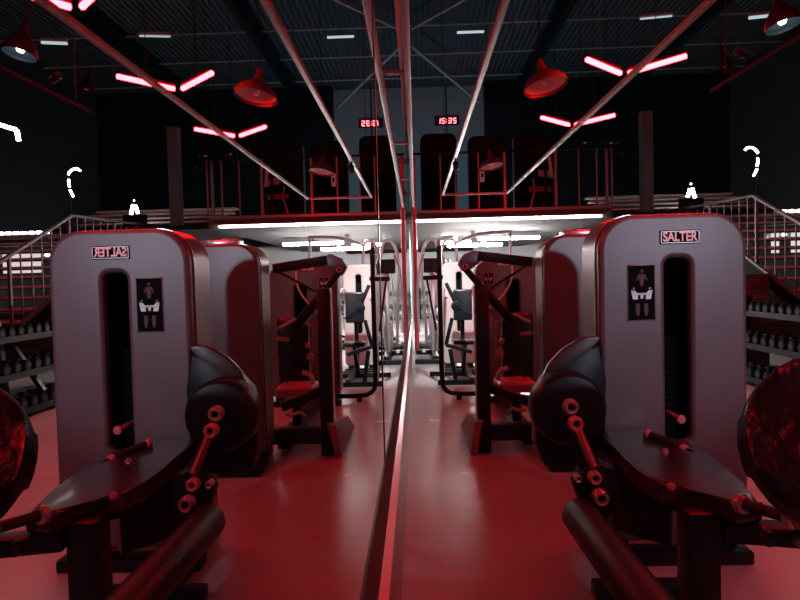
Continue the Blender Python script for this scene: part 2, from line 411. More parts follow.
# slim white ceiling tubes, not lit; a faint glow paints their glint
def ctube(pa, pb, Y, lb, m='tube_glint', r=.02):
    a, c = P(*pa, Y), P(*pb, Y); t = thing('tube_light', lb, 'tube light', (a+c)/2)
    b = nb(); cyl(b, a, c, r, n=10); obj('tube', b, M[m], t)
    b = nb(); bar(b, a+Vector((0, 0, .04)), c+Vector((0, 0, .04)), .05, .04); obj('housing', b, M['grey'], t)
    b = nb(); m_ = (a+c)/2; cyl(b, m_+Vector((0, 0, .05)), (m_.x, m_.y, ZC-.01), .004, n=6); obj('hanger_wire', b, M['dark'], t)
ctube((457, 32.5), (484, 31.5), 14.0, 'short white tube light with painted glint high under the roof by the mirror', r=.03)
ctube((640, 19), (672, 16), 9.0, 'white tube light with painted glint high at the upper right', r=.012)
ctube((749, 18), (776, 15), 9.0, 'white tube light with painted glint high beside the lit pendant', r=.022)
for (x0, y0, x1, y1, Y, lb) in ((466, 236, 502, 234.5, 16, 'farthest white tube on the ceiling under the balcony'),
                            (478, 238, 539, 236, 13.6, 'long white tube under the balcony, nearest its edge and reaching right'),
                            (448, 246, 499, 243.5, 13.2, 'white tube under the balcony on the left, lowest hung'),
                            (441, 240, 470, 238, 14.6, 'white tube under the balcony beside the cable arch')):
    a, c = P(x0, y0, Y), P(x1, y1, Y); z = min(a.z, 2.16)
    t = thing('fluorescent_tube', lb, 'tube light', ((a.x+c.x)/2, Y, z))
    b = nb(); cyl(b, (a.x, Y, z), (c.x, Y, z), .03, n=12); obj('tube', b, M['tubew'], t)
    b = nb(); box(b, a.x, c.x, Y-.12, Y+.12, z+.032, z+.045); box(b, (a.x+c.x)/2-.05, (a.x+c.x)/2+.05, Y-.03, Y+.03, z+.044, ZB0); obj('housing', b, M['white'], t)

# ------------------------------------------------------------------ clock on the back wall
p = P(447, 121, YB-.06)
ck = thing('digital_clock', 'black digital wall clock with red numerals reading 15:35', 'clock', (p.x, YB-.06, p.z-.12))
hw, hh = .40, .135
b = nb(); box(b, p.x-hw, p.x+hw, YB-.09, YB, p.z-hh, p.z+hh, bev=.015); obj('case', b, M['plastic'], ck)
segs = {'1': 'bc', '5': 'afgcd', '3': 'abgcd'}
def digit(bm, ch, cx, cz, w, h):
    t = .026; y0 = YB-.105; y1 = YB-.088
    sh = .12
    def sg(x0, x1, z0, z1):
        pts = [(cx+x+(z)*sh, y0, cz+z) for x, z in ((x0, z0), (x1, z0), (x1, z1), (x0, z1))]
        prism(bm, pts, (0, y1-y0, 0))
    for s in segs[ch]:
        if s == 'a': sg(-w, w, h-t, h+t*.3)
        if s == 'g': sg(-w, w, -t/2, t/2)
        if s == 'd': sg(-w, w, -h-t*.3, -h+t)
        if s == 'b': sg(w-t*.6, w+t*.6, 0, h)
        if s == 'c': sg(w-t*.6, w+t*.6, -h, 0)
        if s == 'f': sg(-w-t*.6, -w+t*.6, 0, h)
for i, (ch, dx) in enumerate(zip('1535', (-.27, -.12, .09, .25))):
    b = nb(); digit(b, ch, p.x+dx, p.z, .045, .085); obj('numeral', b, M['digit'], ck, auto=False)
b = nb()
for z in (-.04, .04): box(b, p.x-.035, p.x-.01, YB-.1, YB-.088, p.z+z-.012, p.z+z+.012)
obj('colon', b, M['digit'], ck, auto=False)
# panel joint, and a dark box covering the right of the upper back wall
for px in (446,):
    q = P(px, 100, YB-.01); b = nb(); box(b, q.x-.02, q.x+.02, YB-.02, YB, 2.5, ZC); struct('trim_%d' % k, b, M['dark']); k += 1
q = P(485, 120, YB-.3); b = nb(); box(b, q.x, XR, YB-.45, YB, 2.5, ZC); struct('trim_%d' % k, b, M['dark']); k += 1

# ------------------------------------------------------------------ weight towers
def tower(name, label, x0, x1, y0, ztop_, depth=.27, shell='shell', slot=True, badge=True, zb=.10, pin=True, detail=True, r=.155):
    w = x1-x0; cx = (x0+x1)/2
    t = thing(name, label, 'weight machine', (cx, y0+depth/2, 0))
    sx = cx+.020*w/.66; sw = .057*w/.66
    out = rrect(x0, x1, zb, ztop_, r, .05)
    holes = [rrect(sx-sw, sx+sw, .55, ztop_-.20*w/.66, .035)] if slot else []
    if slot: holes[0] = list(reversed(holes[0]))
    curve_obj('front_shield', out, holes, y0, .06, .022, M[shell], t)
    curve_obj('edge_trim', rrect(x0-.004, x1+.004, zb, ztop_+.004, r+.003, .05), [rrect(x0+.02, x1-.02, zb+.02, ztop_-.02, r-.015, .04)], y0+.061, .009, .0005, M['rim'], t)
    b = nb(); o2 = rrect(x0+.006, x1-.006, zb+.005, ztop_-.006, r-.004, .05)
    # open-backed look is not needed behind a solid shroud, but keep the slot deep
    o3 = rrect(x0-.002, x1+.002, zb, ztop_+.002, r+.001, .05)
    ring0 = [b.verts.new((x, y0+.07, z)) for x, z in o3]; ring1 = [b.verts.new((x, y0+depth, z)) for x, z in o3]
    in0 = [b.verts.new((x, y0+.07, z)) for x, z in rrect(x0+.03, x1-.03, zb+.03, ztop_-.03, r-.03, .03)]; in1 = [b.verts.new((v.co.x, y0+depth-.03, v.co.z)) for v in in0]
    n = len(ring0)
    for i in range(n):
        j = (i+1) % n
        b.faces.new((ring0[i], ring0[j], ring1[j], ring1[i])); b.faces.new((ring0[j], ring0[i], in0[i], in0[j])); b.faces.new((in0[i], in0[j], in1[j], in1[i]))
    b.faces.new(ring1); b.faces.new(in1)
    obj('side_shroud', b, M['side'], t)
    b = nb()
    box(b, x0+.04, x0+.12, y0+.02, y0+depth+.12, 0, zb+.02, bev=.01); box(b, x1-.12, x1-.04, y0+.02, y0+depth+.12, 0, zb+.02, bev=.01)
    box(b, x0-.01, x1+.01, y0-.03, y0+.08, 0, .06, bev=.012)
    obj('base_frame', b, M['black'], t)
    if slot:
        b = nb(); box(b, sx-.17, sx+.17, y0+.195, y0+.205, zb+.04, ztop_-.06); box(b, sx-.17, sx-.16, y0+.061, y0+.2, zb+.04, ztop_-.06); box(b, sx+.16, sx+.17, y0+.061, y0+.2, zb+.04, ztop_-.06); box(b, sx-.17, sx+.17, y0+.061, y0+.2, ztop_-.07, ztop_-.06); obj('slot_shade_liner', b, M['lining'], t)  # black liner added to stand in for shade inside the slot
        b = nb(); zz = .2
        while zz < 1.0:
            box(b, sx-.15, sx+.15, y0+.10, y0+.19, zz, zz+.026, bev=.003); zz += .03
        obj('weight_stack', b, M['lining'], t)
        for s in (-1, 1):
            b = nb(); cyl(b, (sx+s*.035, y0+.135, zb+.03), (sx+s*.035, y0+.135, ztop_-.05), .008, n=10); obj('guide_rod', b, M['dark'], t)
        if pin:
            b = nb(); cyl(b, (sx-.014, y0-.05, .66), (sx-.014, y0+.10, .66), .011, n=14, bev=.003); lathe(b, [(0, 0), (.018, .002), (.021, .012), (.014, .03), (.0, .03)], (sx-.014, y0-.058, .66), (0, 1, 0), 16); obj('selector_pin', b, M['redpl'], t)
    return t, sx
Y1 = 2.67
xa, xb = P(600, 300, Y1).x, P(748, 300, Y1).x
zt = P(680, 213, Y1).z
T1, sx1 = tower('leg_extension_machine', 'nearest grey tower weight machine with maroon seat and round dark cam, logo plate on top', xa, xb, Y1, zt)
def badge(t, px, py, Y, wpx, hpx):
    c = P(px, py, Y); u = Y/600
    b = nb(); box(b, c.x-wpx*u/2, c.x+wpx*u/2, Y-.006, Y+.004, c.z-hpx*u/2, c.z+hpx*u/2, bev=.003); bd = obj('logo_plate', b, M['lining'], t)
    b = nb(); e = .004; W = wpx*u/2-.004; H = hpx*u/2-.004
    for x0, x1, z0, z1 in ((-W, W, H-.0025, H), (-W, W, -H, -H+.0025), (-W, -W+.0025, -H, H), (W-.0025, W, -H, H)):
        box(b, c.x+x0, c.x+x1, Y-.0075, Y-.005, c.z+z0, c.z+z1)
    obj('plate_border', b, M['silver'], bd, auto=False)
    tb = text_bm('SALTER', hpx*u*.95, (c.x, Y-.008, c.z), .002, xs=1.28, bold=.0014)
    xs = [v.co.x for v in tb.verts]; sc = (W*2-.016)/(max(xs)-min(xs)); mx = (max(xs)+min(xs))/2
    for v in tb.verts: v.co.x = c.x+(v.co.x-mx)*sc
    obj('logo_letters', tb, M['letter'], bd, auto=False)
badge(T1, 679.5, 237, Y1, 39, 13.5)
def placard(t, x0, y0, x1, y1, Y):
    a, c = P(x0, y1, Y), P(x1, y0, Y); W = c.x-a.x; H = c.z-a.z
    b = nb(); box(b, a.x-.005, c.x+.005, Y-.003, Y+.004, a.z-.005, c.z+.005, bev=.002); pl = obj('placard_frame', b, M['railm'], t)
    b = nb(); box(b, a.x, c.x, Y-.006, Y-.002, a.z, c.z); obj('instruction_placard', b, M['lining'], pl, auto=False)
    def fig(cx, cz, s, m, flip=1):
        b = nb()
        def q(pts): prism(b, [(cx+flip*x*s, Y-.0075, cz+z*s) for x, z in pts], (0, .0015, 0))
        q([(-.010, .0), (.006, -.004), (.008, .010), (-.012, .030), (-.018, .028)])       # trunk
        q([(.004, -.004), (.030, .004), (.032, .012), (.004, .010)])                        # thigh
        q([(.024, .010), (.034, .010), (.038, -.024), (.030, -.026)])                       # shin
        q([(-.020, -.028), (.012, -.028), (.010, -.005), (-.012, -.002), (-.024, .03), (-.03, .028)])  # seat
        lathe(b, [(.0001, 0), (.0075*s, 0), (.0075*s, .0015), (.0001, .0015)], (cx-flip*.014*s, Y-.0075, cz+.040*s), (0, 1, 0), 12)
        obj('exercise_drawing', b, m, pl, auto=False)
    k_ = W/.115
    fig(a.x+W*.28, a.z+H*.46, .7*k_, M['cap']); fig(a.x+W*.72, a.z+H*.46, .7*k_, M['cap'], -1)
    b = nb()
    cx = a.x+W*.5
    prism(b, [(cx+x*k_, Y-.0075, a.z+H*.74+z*k_) for x, z in ((-.006, -.03), (.006, -.03), (.012, .01), (.02, -.006), (.024, 0), (.014, .024), (-.014, .024), (-.024, 0), (-.02, -.006), (-.012, .01))], (0, .0015, 0))
    lathe(b, [(.0001, 0), (.008*k_, 0), (.008*k_, .0015), (.0001, .0015)], (cx, Y-.0075, a.z+H*.74+.036*k_), (0, 1, 0), 12)
    obj('muscle_drawing', b, M['stairrail'], pl, auto=False)
    for s in (-1, 1):
        b = nb(); c0 = cx+s*W*.16
        prism(b, [(c0+x*k_, Y-.0075, a.z+H*.2+z*k_) for x, z in ((-.008, .024), (.008, .024), (.010, 0), (.005, -.03), (-.005, -.03), (-.010, 0))], (0, .0015, 0)); obj('leg_drawing', b, M['stairrail'], pl, auto=False)
placard(T1, 628.5, 265, 654, 320, Y1)

# ---- user station of the near machine (sitter would face the mirror)
t = T1
# column and floor beams
b = nb(); prism(b, [P(606, 470, 2.3), P(672, 500, 2.1), P(672, 548, 2.1), P(612, 530, 2.3)], (.08, .12, 0), bev=.01); obj('side_cover', b, M['black'], t)
b = nb(); bar(b, (.97, 1.88, 0.02), (.97, 1.88, .56), .10, .10, bev=.012); obj('seat_post', b, M['black'], t)
b = nb(); bar(b, (.97, 1.62, .04), (.97, 2.7, .04), .09, .07, bev=.01); bar(b, (.78, 2.36, .04), (1.25, 2.36, .04), .10, .07, bev=.01)
obj('floor_beam', b, M['black'], t)
b = nb(); bar(b, (1.03, 1.86, .50), (1.55, 1.74, .50), .08, .06, bev=.012); obj('seat_beam', b, M['black'], t)
# seat cushion: long rounded slab with an upturned knee edge
def Pz(px, py, z):
    d = R @ Vector(((px-400)/F, (300-py)/F, -1)); return CAM + d*((z-CAM.z)/d.z)
so = [Pz(599, 431, .62), Pz(617, 450, .62), Pz(640, 472, .62), Pz(660, 483, .61), Pz(692, 489, .60), Pz(738, 504, .60), Pz(762, 502, .60), Pz(742, 482, .60), Pz(716, 455, .60), Pz(690, 441, .61), Pz(640, 427, .62)]
sc_ = sum(so, Vector())/len(so)
b = nb(); prism(b, so, (0, 0, -.07), bev=.022, seg=4); obj('seat', b, M['maroon'], t)
b = nb(); prism(b, [sc_+(p-sc_)*.88-Vector((0, 0, .075)) for p in so], (0, 0, -.02)); obj('seat_board', b, M['plastic'], t)
b = nb(); tube(b, [sc_+(p-sc_)*.995-Vector((0, 0, .008)) for p in so[:7]], .007, 10, smooth=3); obj('piping', b, M['gloss'], t)
# back cushion: big rounded pad
c0 = Vector((1.19, 1.52, .85))
oc = []
for kx in range(40):
    a = 2*PI*kx/40; ca, sa = math.cos(a), math.sin(a); e = 2.15
    rr = (abs(ca)**e+abs(sa)**e)**(-1/e); oc.append((ca*rr*.25, sa*rr*.235))
ax = (Matrix.Rotation(math.radians(77), 3, 'Z') @ Vector((1, 0, -.60))).normalized()
uu = Vector((0, 0, 1)).cross(ax).normalized(); vv = ax.cross(uu)
b = nb(); prism(b, [c0+uu*u_+vv*v_-ax*.05 for u_, v_ in oc], ax*.10, bev=.035, seg=5); obj('backrest', b, M['vinyl'], t)
b = nb(); bar(b, c0+ax*.06, c0+ax*.08+Vector((0.03, 0, -.40)), .07, .05, bev=.008); bar(b, c0+ax*.08+Vector((0.03, 0, -.40)), (1.50, 1.74, .50), .06, .05, bev=.008); obj('backrest_bracket', b, M['black'], t)
# near side handle with end caps
h0, h1 = P(742, 504, 1.76), P(792, 518, 1.62)
b = nb(); cyl(b, h0, h1, .017, n=18, bev=.004); obj('grip', b, M['rubber'], t)
hd = (h1-h0).normalized()
for q, s in ((h0, -1), (h1, 1)):
    b = nb(); lathe(b, [(0, 0), (.022, .0), (.028, .006), (.028, .024), (.022, .03), (0, .03)], q-hd*.015, hd, 22); obj('grip_cap', b, M['cap'], t)
b = nb(); tube(b, [h1+hd*.01, h1+hd*.04+Vector((0, 0, -.02)), h1+Vector((.03, .05, -.08)), (1.30, 1.78, .45)], .016, 12, smooth=2); obj('handle_bracket', b, M['black'], t)
b = nb(); lathe(b, [(0, 0), (.020, .004), (.024, .02), (.020, .035), (0, .04)], P(771, 541, 1.66), (0, 1, 0), 20); obj('adjuster_knob', b, M['plastic'], t)
# far side handle with two red caps
g0, g1 = P(648, 434, 2.50), P(684, 449, 2.36)
b = nb(); cyl(b, g0, g1, .016, n=16); obj('grip', b, M['rubber'], t)
gd = (g1-g0).normalized()
for q in (g0, g1):
    b = nb(); lathe(b, [(0, 0), (.017, 0), (.019, .004), (.019, .02), (.017, .024), (0, .024)], q-gd*.012, gd, 18); obj('grip_cap', b, M['redpl'], t)
b = nb(); tube(b, [g1, g1+gd*.06, g1+gd*.1+Vector((.01, 0, -.04)), g1+gd*.1+Vector((.02, .02, -.09))], .009, 10, smooth=2)
tube(b, [g0+Vector((0, 0, -.0)), g0+Vector((0, .0, -.08))], .01, 8); obj('handle_bracket', b, M['black'], t)
# seat lever end knobs
b = nb(); lathe(b, [(0, 0), (.013, .002), (.015, .012), (.008, .02), (0, .02)], P(664, 452, 2.32), (0, -1, .3), 16); obj('lever_knob', b, M['cap'], t)
b = nb(); lathe(b, [(0, 0), (.013, .002), (.015, .012), (.008, .03), (0, .03)], P(671, 487, 1.93), (-.3, -1, .3), 16); obj('lever_knob', b, M['redpl'], t)
# round cam housing with curved arm shroud
cc = P(569, 409, 2.42)
b = nb(); lathe(b, [(0, -.03), (.11, -.03), (.135, -.024), (.148, -.006), (.150, .02), (.150, .085), (0, .085)], cc+Vector((.0, 0, 0)), (0, 1, 0), 48); obj('cam_disc', b, M['plastic'], t)
b = nb()
A0 = [P(x, y, 2.56) for x, y in ((602, 340), (575, 355), (556, 370), (543, 384), (538, 402), (537, 445), (545, 466), (598, 470), (606, 445), (606, 380))]
prism(b, A0, (0, .14, 0), bev=.02, seg=4); obj('cam_housing', b, M['plastic'], t)
b = nb()
A0 = [P(x, y, 2.54) for x, y in ((599, 336), (583, 337), (562, 350), (549, 364), (543, 377), (547, 382), (556, 374), (572, 362), (590, 350), (601, 340))]
prism(b, A0, (0, .035, 0), bev=.008, seg=3); obj('arm_shroud', b, M['maroon'], t)
b = nb(); cyl(b, P(570, 407, 2.30), P(567, 402, 2.42), .016, n=14); obj('axle', b, M['dark'], t)
def ringcap(px, py, Y, r=.03, m='cap'):
    c = P(px, py, Y)
    b = nb(); lathe(b, [(r*.42, .006), (r*.42, -.004), (r*.55, -.014), (r*.8, -.016), (r, -.006), (r, .024), (r*.7, .03), (0, .03)], c, (0, 1, 0), 26)
    e_ = obj('end_cap', b, M[m], t)
    b = nb(); lathe(b, [(0, -.002), (r*.43, -.002), (r*.43, .01), (0, .01)], c, (0, 1, 0), 20); obj('cap_hole', b, M['lining'], e_)
ringcap(571, 407, 2.28, .029)
ringcap(576, 424, 2.24, .027, 'redpl')
ringcap(595, 478, 2.14, .024, 'redpl')
ringcap(601, 498, 2.08, .028)
ringcap(578, 478, 2.16, .014)
b = nb(); cyl(b, P(577, 427, 2.25), P(594, 468, 2.14), .017, n=16); obj('lever_arm', b, M['armst'], t)
b = nb(); prism(b, [P(574, 484, 2.16), P(581, 470, 2.16), P(600, 462, 2.16), P(618, 470, 2.16), P(622, 500, 2.16), P(606, 524, 2.16), P(584, 512, 2.16)], (0, .07, 0), bev=.012)
obj('pivot_plate', b, M['black'], t)
# long leg roller
r0, r1 = P(577, 512, 2.13), P(668, 632, 1.42)
b = nb(); cyl(b, r0, r1, .062, n=40, bev=.03); obj('leg_roller', b, M['rubber'], t)
rd = (r1-r0).normalized()
b = nb(); cyl(b, r0-rd*.045, r0, .026, n=20, bev=.006); cyl(b, r1, r1+rd*.04, .026, n=20, bev=.006); obj('roller_axle', b, M['cap'], t)
b = nb(); tube(b, [r0-rd*.035, r0-rd*.035+Vector((.05, .02, .03)), P(600, 505, 2.17)], .02, 10, smooth=1); obj('roller_arm', b, M['black'], t)
# ------------------------------------------------------------------ second tower (plain back) 
Y2 = 4.12
x2 = P(545, 300, Y2).x
T2, _ = tower('dark_weight_tower', 'second weight tower, plain dark red-lit shield half hidden by the nearest one', x2, x2+.80, Y2, P(575, 234, Y2).z, depth=.30, shell='shell2', slot=False)
b = nb(); p = P(566, 232, Y2); q = P(596, 231, Y2); box(b, p.x, q.x+.1, Y2+.05, Y2+.2, P(575, 234, Y2).z-.01, p.z+.02, bev=.01); obj('top_handle', b, M['rim'], T2)
b = nb(); box(b, x2-.02, x2+.82, Y2-.18, Y2-.02, .0, .10, bev=.02); obj('foot_plate', b, M['black'], T2)
# ------------------------------------------------------------------ third tower with press station
Y3 = 6.2
x3 = P(476, 300, Y3).x
z3 = P(500, 259, Y3).z
T3, sx3 = tower('press_machine', 'third weight tower, dark maroon with long black lever arms and tall black column', x3, x3+.72, Y3, z3, shell='shell2', slot=True, pin=False)
badge(T3, 504, 263.5, Y3, 15, 4.6)
placard(T3, 484, 273, 493, 284, Y3)
t = T3
b = nb(); c = P(481, 300, 4.45); zc = P(481, 284, 4.45).z
box(b, c.x-.045, c.x+.05, 4.40, 4.55, 0, zc, bev=.008); obj('front_column', b, M['black'], t)
b = nb(); box(b, c.x-.053, c.x-.046, 4.42, 4.50, .12, zc-.02); obj('column_edge', b, M['silver'], t)
b = nb(); prism(b, [(c.x-.11, 4.36, 0), (c.x-.11, 5.3, 0), (c.x-.05, 5.3, .10), (c.x-.05, 4.36, .26), (c.x-.08, 4.30, .26)], (.05, 0, 0), bev=.004); obj('foot_plate', b, M['steel'], t)
b = nb(); bar(b, (c.x, 4.5, .14), (c.x+.75, 4.5, .14), .12, .12, bev=.012); bar(b, (c.x+.35, 4.5, .08), (c.x+.35, 6.2, .08), .10, .10, bev=.01); obj('floor_beam', b, M['black'], t)
# upper arm pieces
b = nb(); prism(b, [P(458, 264, 4.7), P(463, 255, 4.7), P(474, 250, 4.7), P(480, 252, 4.7), P(481, 262, 4.7), P(470, 270, 4.7), P(462, 271, 4.7)], (0, .08, 0), bev=.012); obj('counterweight', b, mat('blue_grey_paint', (.10, .15, .19), .35, .2), t)
b = nb(); bar(b, P(478, 256, 4.72), P(533, 262, 4.6), .06, .075, bev=.01); obj('cross_arm', b, M['black'], t)
b = nb(); bar(b, P(463, 266, 4.62), P(481, 287, 4.62), .03, .05, bev=.006); bar(b, P(481, 287, 4.62), P(515, 325, 4.62), .05, .07, bev=.01); obj('lever_arm', b, M['black'], t)
for px, py in ((465, 266.5), (481, 287)):
    b = nb(); torus(b, P(px, py, 4.56), (0, 1, 0), .017, .007); obj('end_cap', b, M['cap'] if px == 465 else M['redpl'], t)
b = nb(); bar(b, P(528, 265, 4.65), P(496, 285, 4.9), .016, .016); bar(b, P(496, 285, 4.9), P(488, 290, 5.0), .012); obj('strut', b, M['black'], t)
b = nb(); tube(b, [P(512, 266, 5.2), P(512, 280, 5.1), P(505, 293, 5.0), P(496, 303, 4.95), P(486, 310, 4.9)], .008, 8, smooth=2); obj('handle_bow', b, M['silver'], t)
b = nb(); tube(b, [P(486, 312, 4.8), P(498, 302, 4.8), P(508, 314, 4.8), P(499, 322, 4.8)], .014, 8); obj('cable_link', b, M['steel'], t)
b = nb(); tube(b, [P(514, 314, 4.8), P(525, 320, 4.7), P(530, 322, 4.6)], .012, 8); obj('handle_bow', b, M['silver'], t)
for px, py0, py1 in ((490, 315, 340), (497, 320, 360)):
    b = nb(); cyl(b, P(px, py0, 5.0), P(px, py1, 5.0), .022, n=12, bev=.005); obj('handle_grip', b, M['railm'], t)
b = nb(); lathe(b, [(0, 0), (.02, 0), (.022, .02), (0, .022)], P(502, 341, 4.7), (0, 1, 0), 14); lathe(b, [(0, 0), (.03, 0), (.032, .02), (0, .022)], P(500, 353, 4.7), (0, 1, 0), 14); obj('adjuster_knob', b, M['redpl'], t)
q = P(516, 352, 4.9)
b = nb(); pad(b, q.x-.10, q.x+.16, 4.95, 5.05, q.z-.25, q.z+.32); obj('backrest', b, M['vinyl'], t)
q = P(512, 383, 4.85)
b = nb(); pad(b, q.x-.14, q.x+.16, 4.62, 4.95, q.z-.04, q.z+.04, .025); obj('seat', b, M['redpl'], t)
b = nb(); bar(b, (q.x+.02, 4.8, q.z-.04), (q.x+.02, 4.8, .14), .07, .07, bev=.008); obj('seat_post', b, M['black'], t)
b = nb(); tube(b, [P(497, 380, 4.6), P(500, 370, 4.6), P(508, 368, 4.6)], .02, 8, smooth=1); obj('foot_lever', b, M['silver'], t)
b = nb(); bar(b, P(487, 387, 4.5), P(530, 402, 4.4), .05, .07, bev=.01); bar(b, P(531, 352, 4.6), P(524, 378, 4.6), .012, .02); obj('leg_lever', b, M['black'], t)
b = nb(); bar(b, P(521, 334, 4.7), P(531, 333, 4.6), .03, .03, bev=.005); obj('pull_handle', b, M['redpl'], t)
b = nb(); tube(b, [P(508, 412, 4.55), P(512, 408, 4.5), P(521, 411, 4.5), P(526, 409, 4.5)], .014, 8); obj('cable_end', b, M['silver'], t)

# low black guard loop (own machine: step-up frame)
L = thing('tube_guard_frame', 'tall black bent tube frame standing on the pale floor beside the far machines', 'frame', (.60, 6.5, 0))
g = P(440, 300, 6.4); zt_ = P(440, 246, 6.4).z
b = nb(); tube(b, [(g.x, 6.4, zt_), (g.x, 6.4, .75), (g.x, 6.4, .22), (g.x+.02, 6.4, .11), (g.x+.12, 6.4, .06), (g.x+.44, 6.4, .06)], .026, 12, smooth=1); obj('tube_loop', b, M['black'], L)
b = nb(); cyl(b, (g.x+.18, 6.4, 0), (g.x+.18, 6.4, .05), .03, n=12); cyl(b, (g.x+.44, 6.4, 0), (g.x+.44, 6.4, .05), .03, n=12); obj('foot', b, M['black'], L)
b = nb(); tube(b, [(g.x, 6.4, zt_), (g.x, 6.46, zt_+.05), (g.x+.05, 7.3, zt_+.03)], .024, 10, smooth=1); tube(b, [(g.x+.05, 7.3, zt_+.03), (g.x+.05, 7.35, .03)], .024, 10); obj('top_tube', b, M['silver'], L)
b = nb(); bar(b, P(424, 278, 6.6), P(442, 277, 6.4), .05, .05, bev=.012); obj('arm_pad', b, M['rubber'], L)
b = nb(); bar(b, P(427, 280, 6.6), P(436, 330, 6.6), .022, .022); obj('swing_arm', b, M['black'], L)

# ------------------------------------------------------------------ far machines
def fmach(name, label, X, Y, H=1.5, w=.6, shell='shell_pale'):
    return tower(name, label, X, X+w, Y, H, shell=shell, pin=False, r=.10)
x4 = P(442, 300, 8.4).x
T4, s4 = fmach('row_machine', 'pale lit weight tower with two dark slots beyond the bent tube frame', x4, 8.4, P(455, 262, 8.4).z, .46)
b = nb(); box(b, x4-.04, x4+.6, 8.1, 8.18, .0, .07, bev=.01); box(b, x4-.2, x4+.5, 7.95, 8.03, 0, .06, bev=.01); obj('floor_beam', b, M['black'], T4)
b = nb(); pad(b, x4+.12, x4+.36, 7.75, 7.85, .75, 1.15, .02); obj('chest_pad', b, M['vinyl'], T4)
b = nb(); bar(b, (x4+.24, 7.86, .9), (x4+.24, 8.0, .05), .05, .05, bev=.006); bar(b, (x4+.24, 7.86, .9), (x4+.24, 8.4, 1.0), .04, .04); obj('pad_post', b, M['black'], T4)
b = nb(); tube(b, [(x4+.05, 8.38, 1.15), (x4+.05, 7.9, 1.2), (x4+.02, 7.7, 1.05)], .02, 8, smooth=1); tube(b, [(x4+.42, 8.38, 1.15), (x4+.42, 7.9, 1.2), (x4+.46, 7.7, 1.05)], .02, 8, smooth=1); obj('press_arm', b, M['silver'], T4)
b = nb(); pad(b, x4+.10, x4+.38, 7.5, 7.75, .46, .52, .02); bar(b, (x4+.24, 7.6, .46), (x4+.24, 8.0, .05), .05); obj('seat', b, M['vinyl'], T4)
for pa, pb in (((446, 283), (458, 308)), ((458, 308), (472, 316)), ((452, 318), (446, 345)), ((446, 345), (472, 352))):
    b = nb(); bar(b, P(*pa, 7.3), P(*pb, 7.3), .045, .045, bev=.006); obj('linkage_bar', b, M['black'], T4)
b = nb(); cyl(b, P(456, 306, 7.35), P(456, 306, 7.2), .06, bev=.01); obj('linkage_hub', b, M['black'], T4)
b = nb(); bar(b, P(450, 349, 7.3), (x4+.1, 7.3, .03), .05); bar(b, (x4-.12, 7.3, .03), (x4+.5, 7.3, .03), .07, .06); bar(b, (x4+.3, 7.3, .05), (x4+.3, 8.4, .05), .07, .06); obj('linkage_base', b, M['black'], T4)
# elliptical trainers
def elliptical(X, Y, label, grp=None, flip=1):
    t = thing('elliptical_trainer', label, 'elliptical trainer', (X, Y, 0), grp)
    b = nb(); box(b, X-.32, X+.32, Y-.65, Y-.55, 0, .07, bev=.01); box(b, X-.3, X+.3, Y+.55, Y+.65, 0, .07, bev=.01); bar(b, (X, Y-.6, .08), (X, Y+.6, .08), .09, .08, bev=.01); obj('base', b, M['black'], t)
    b = nb(); lathe(b, [(0, -.07), (.22, -.07), (.27, -.03), (.27, .03), (.22, .07), (0, .07)], (X, Y+.35, .36), (1, 0, 0), 28); obj('flywheel_cover', b, M['silver'], t)
    b = nb(); bar(b, (X, Y+.1, .1), (X, Y+.2, 1.45), .07, .09, bev=.01); obj('mast', b, M['silver'], t)
    b = nb(); box(b, X-.15, X+.15, Y+.1, Y+.16, 1.40, 1.64, bev=.02); obj('console', b, M['plastic'], t)
    for s in (-1, 1):
        b = nb(); tube(b, [(X+s*.24, Y+.15, .42), (X+s*.26, Y+.12, 1.0), (X+s*.24, Y+.0, 1.35), (X+s*.2, Y-.12, 1.55), (X+s*.14, Y-.05, 1.7)], .02, 10, smooth=2); obj('swing_handle', b, M['silver'], t)
        b = nb(); bar(b, (X+s*.18, Y+.3, .3+s*.08), (X+s*.18, Y-.5, .18), .05, .04, bev=.006); obj('pedal_arm', b, M['white'], t)
        b = nb(); box(b, X+s*.18-.07, X+s*.18+.07, Y-.42, Y-.05, .24+s*.03, .29+s*.03, bev=.015); obj('pedal', b, M['plastic'], t)
    return t
E1 = elliptical(.38, 9.75, 'nearest elliptical trainer with silver arms, close beside the mirror wall')
dup(E1, (1.5, 11.9, 0), 'elliptical trainer under the balcony behind the pale tower')
dup(E1, (.62, 12.2, 0), 'elliptical trainer under the balcony, left of its twin and behind the nearest one')
# cable arch
a = thing('cable_crossover', 'silver arched cable frame with dark crossbeam, near the mirror end', 'cable machine', (.45, 11.4, 0))
for x in (.28, .62):
    b = nb(); tube(b, [(x, 11.2, 0), (x-.03, 11.2, .9), (x-.08, 11.2, 1.6), (x, 11.2, 1.98), (x+.16, 11.2, 2.06), (x+.26, 11.2, 1.9), (x+.24, 11.2, 1.3), (x+.2, 11.2, .8)], .03, 10, smooth=2); obj('arch_tube', b, M['silver'], a)
b = nb(); box(b, .05, 1.2, 11.3, 11.38, 1.80, 1.87, bev=.01); obj('crossbeam', b, M['black'], a)
b = nb(); box(b, .15, .95, 11.1, 11.2, 0, .06, bev=.01); box(b, .15, .25, 11.1, 11.9, 0, .06, bev=.01); obj('base_frame', b, M['black'], a)
b = nb(); tube(b, [(.85, 11.2, 1.95), (1.3, 11.3, 2.12), (1.9, 11.4, 2.15)], .03, 8, smooth=2); tube(b, [(1.9, 11.4, 2.15), (1.9, 11.4, 0)], .03, 8); obj('top_tube', b, M['silver'], a)
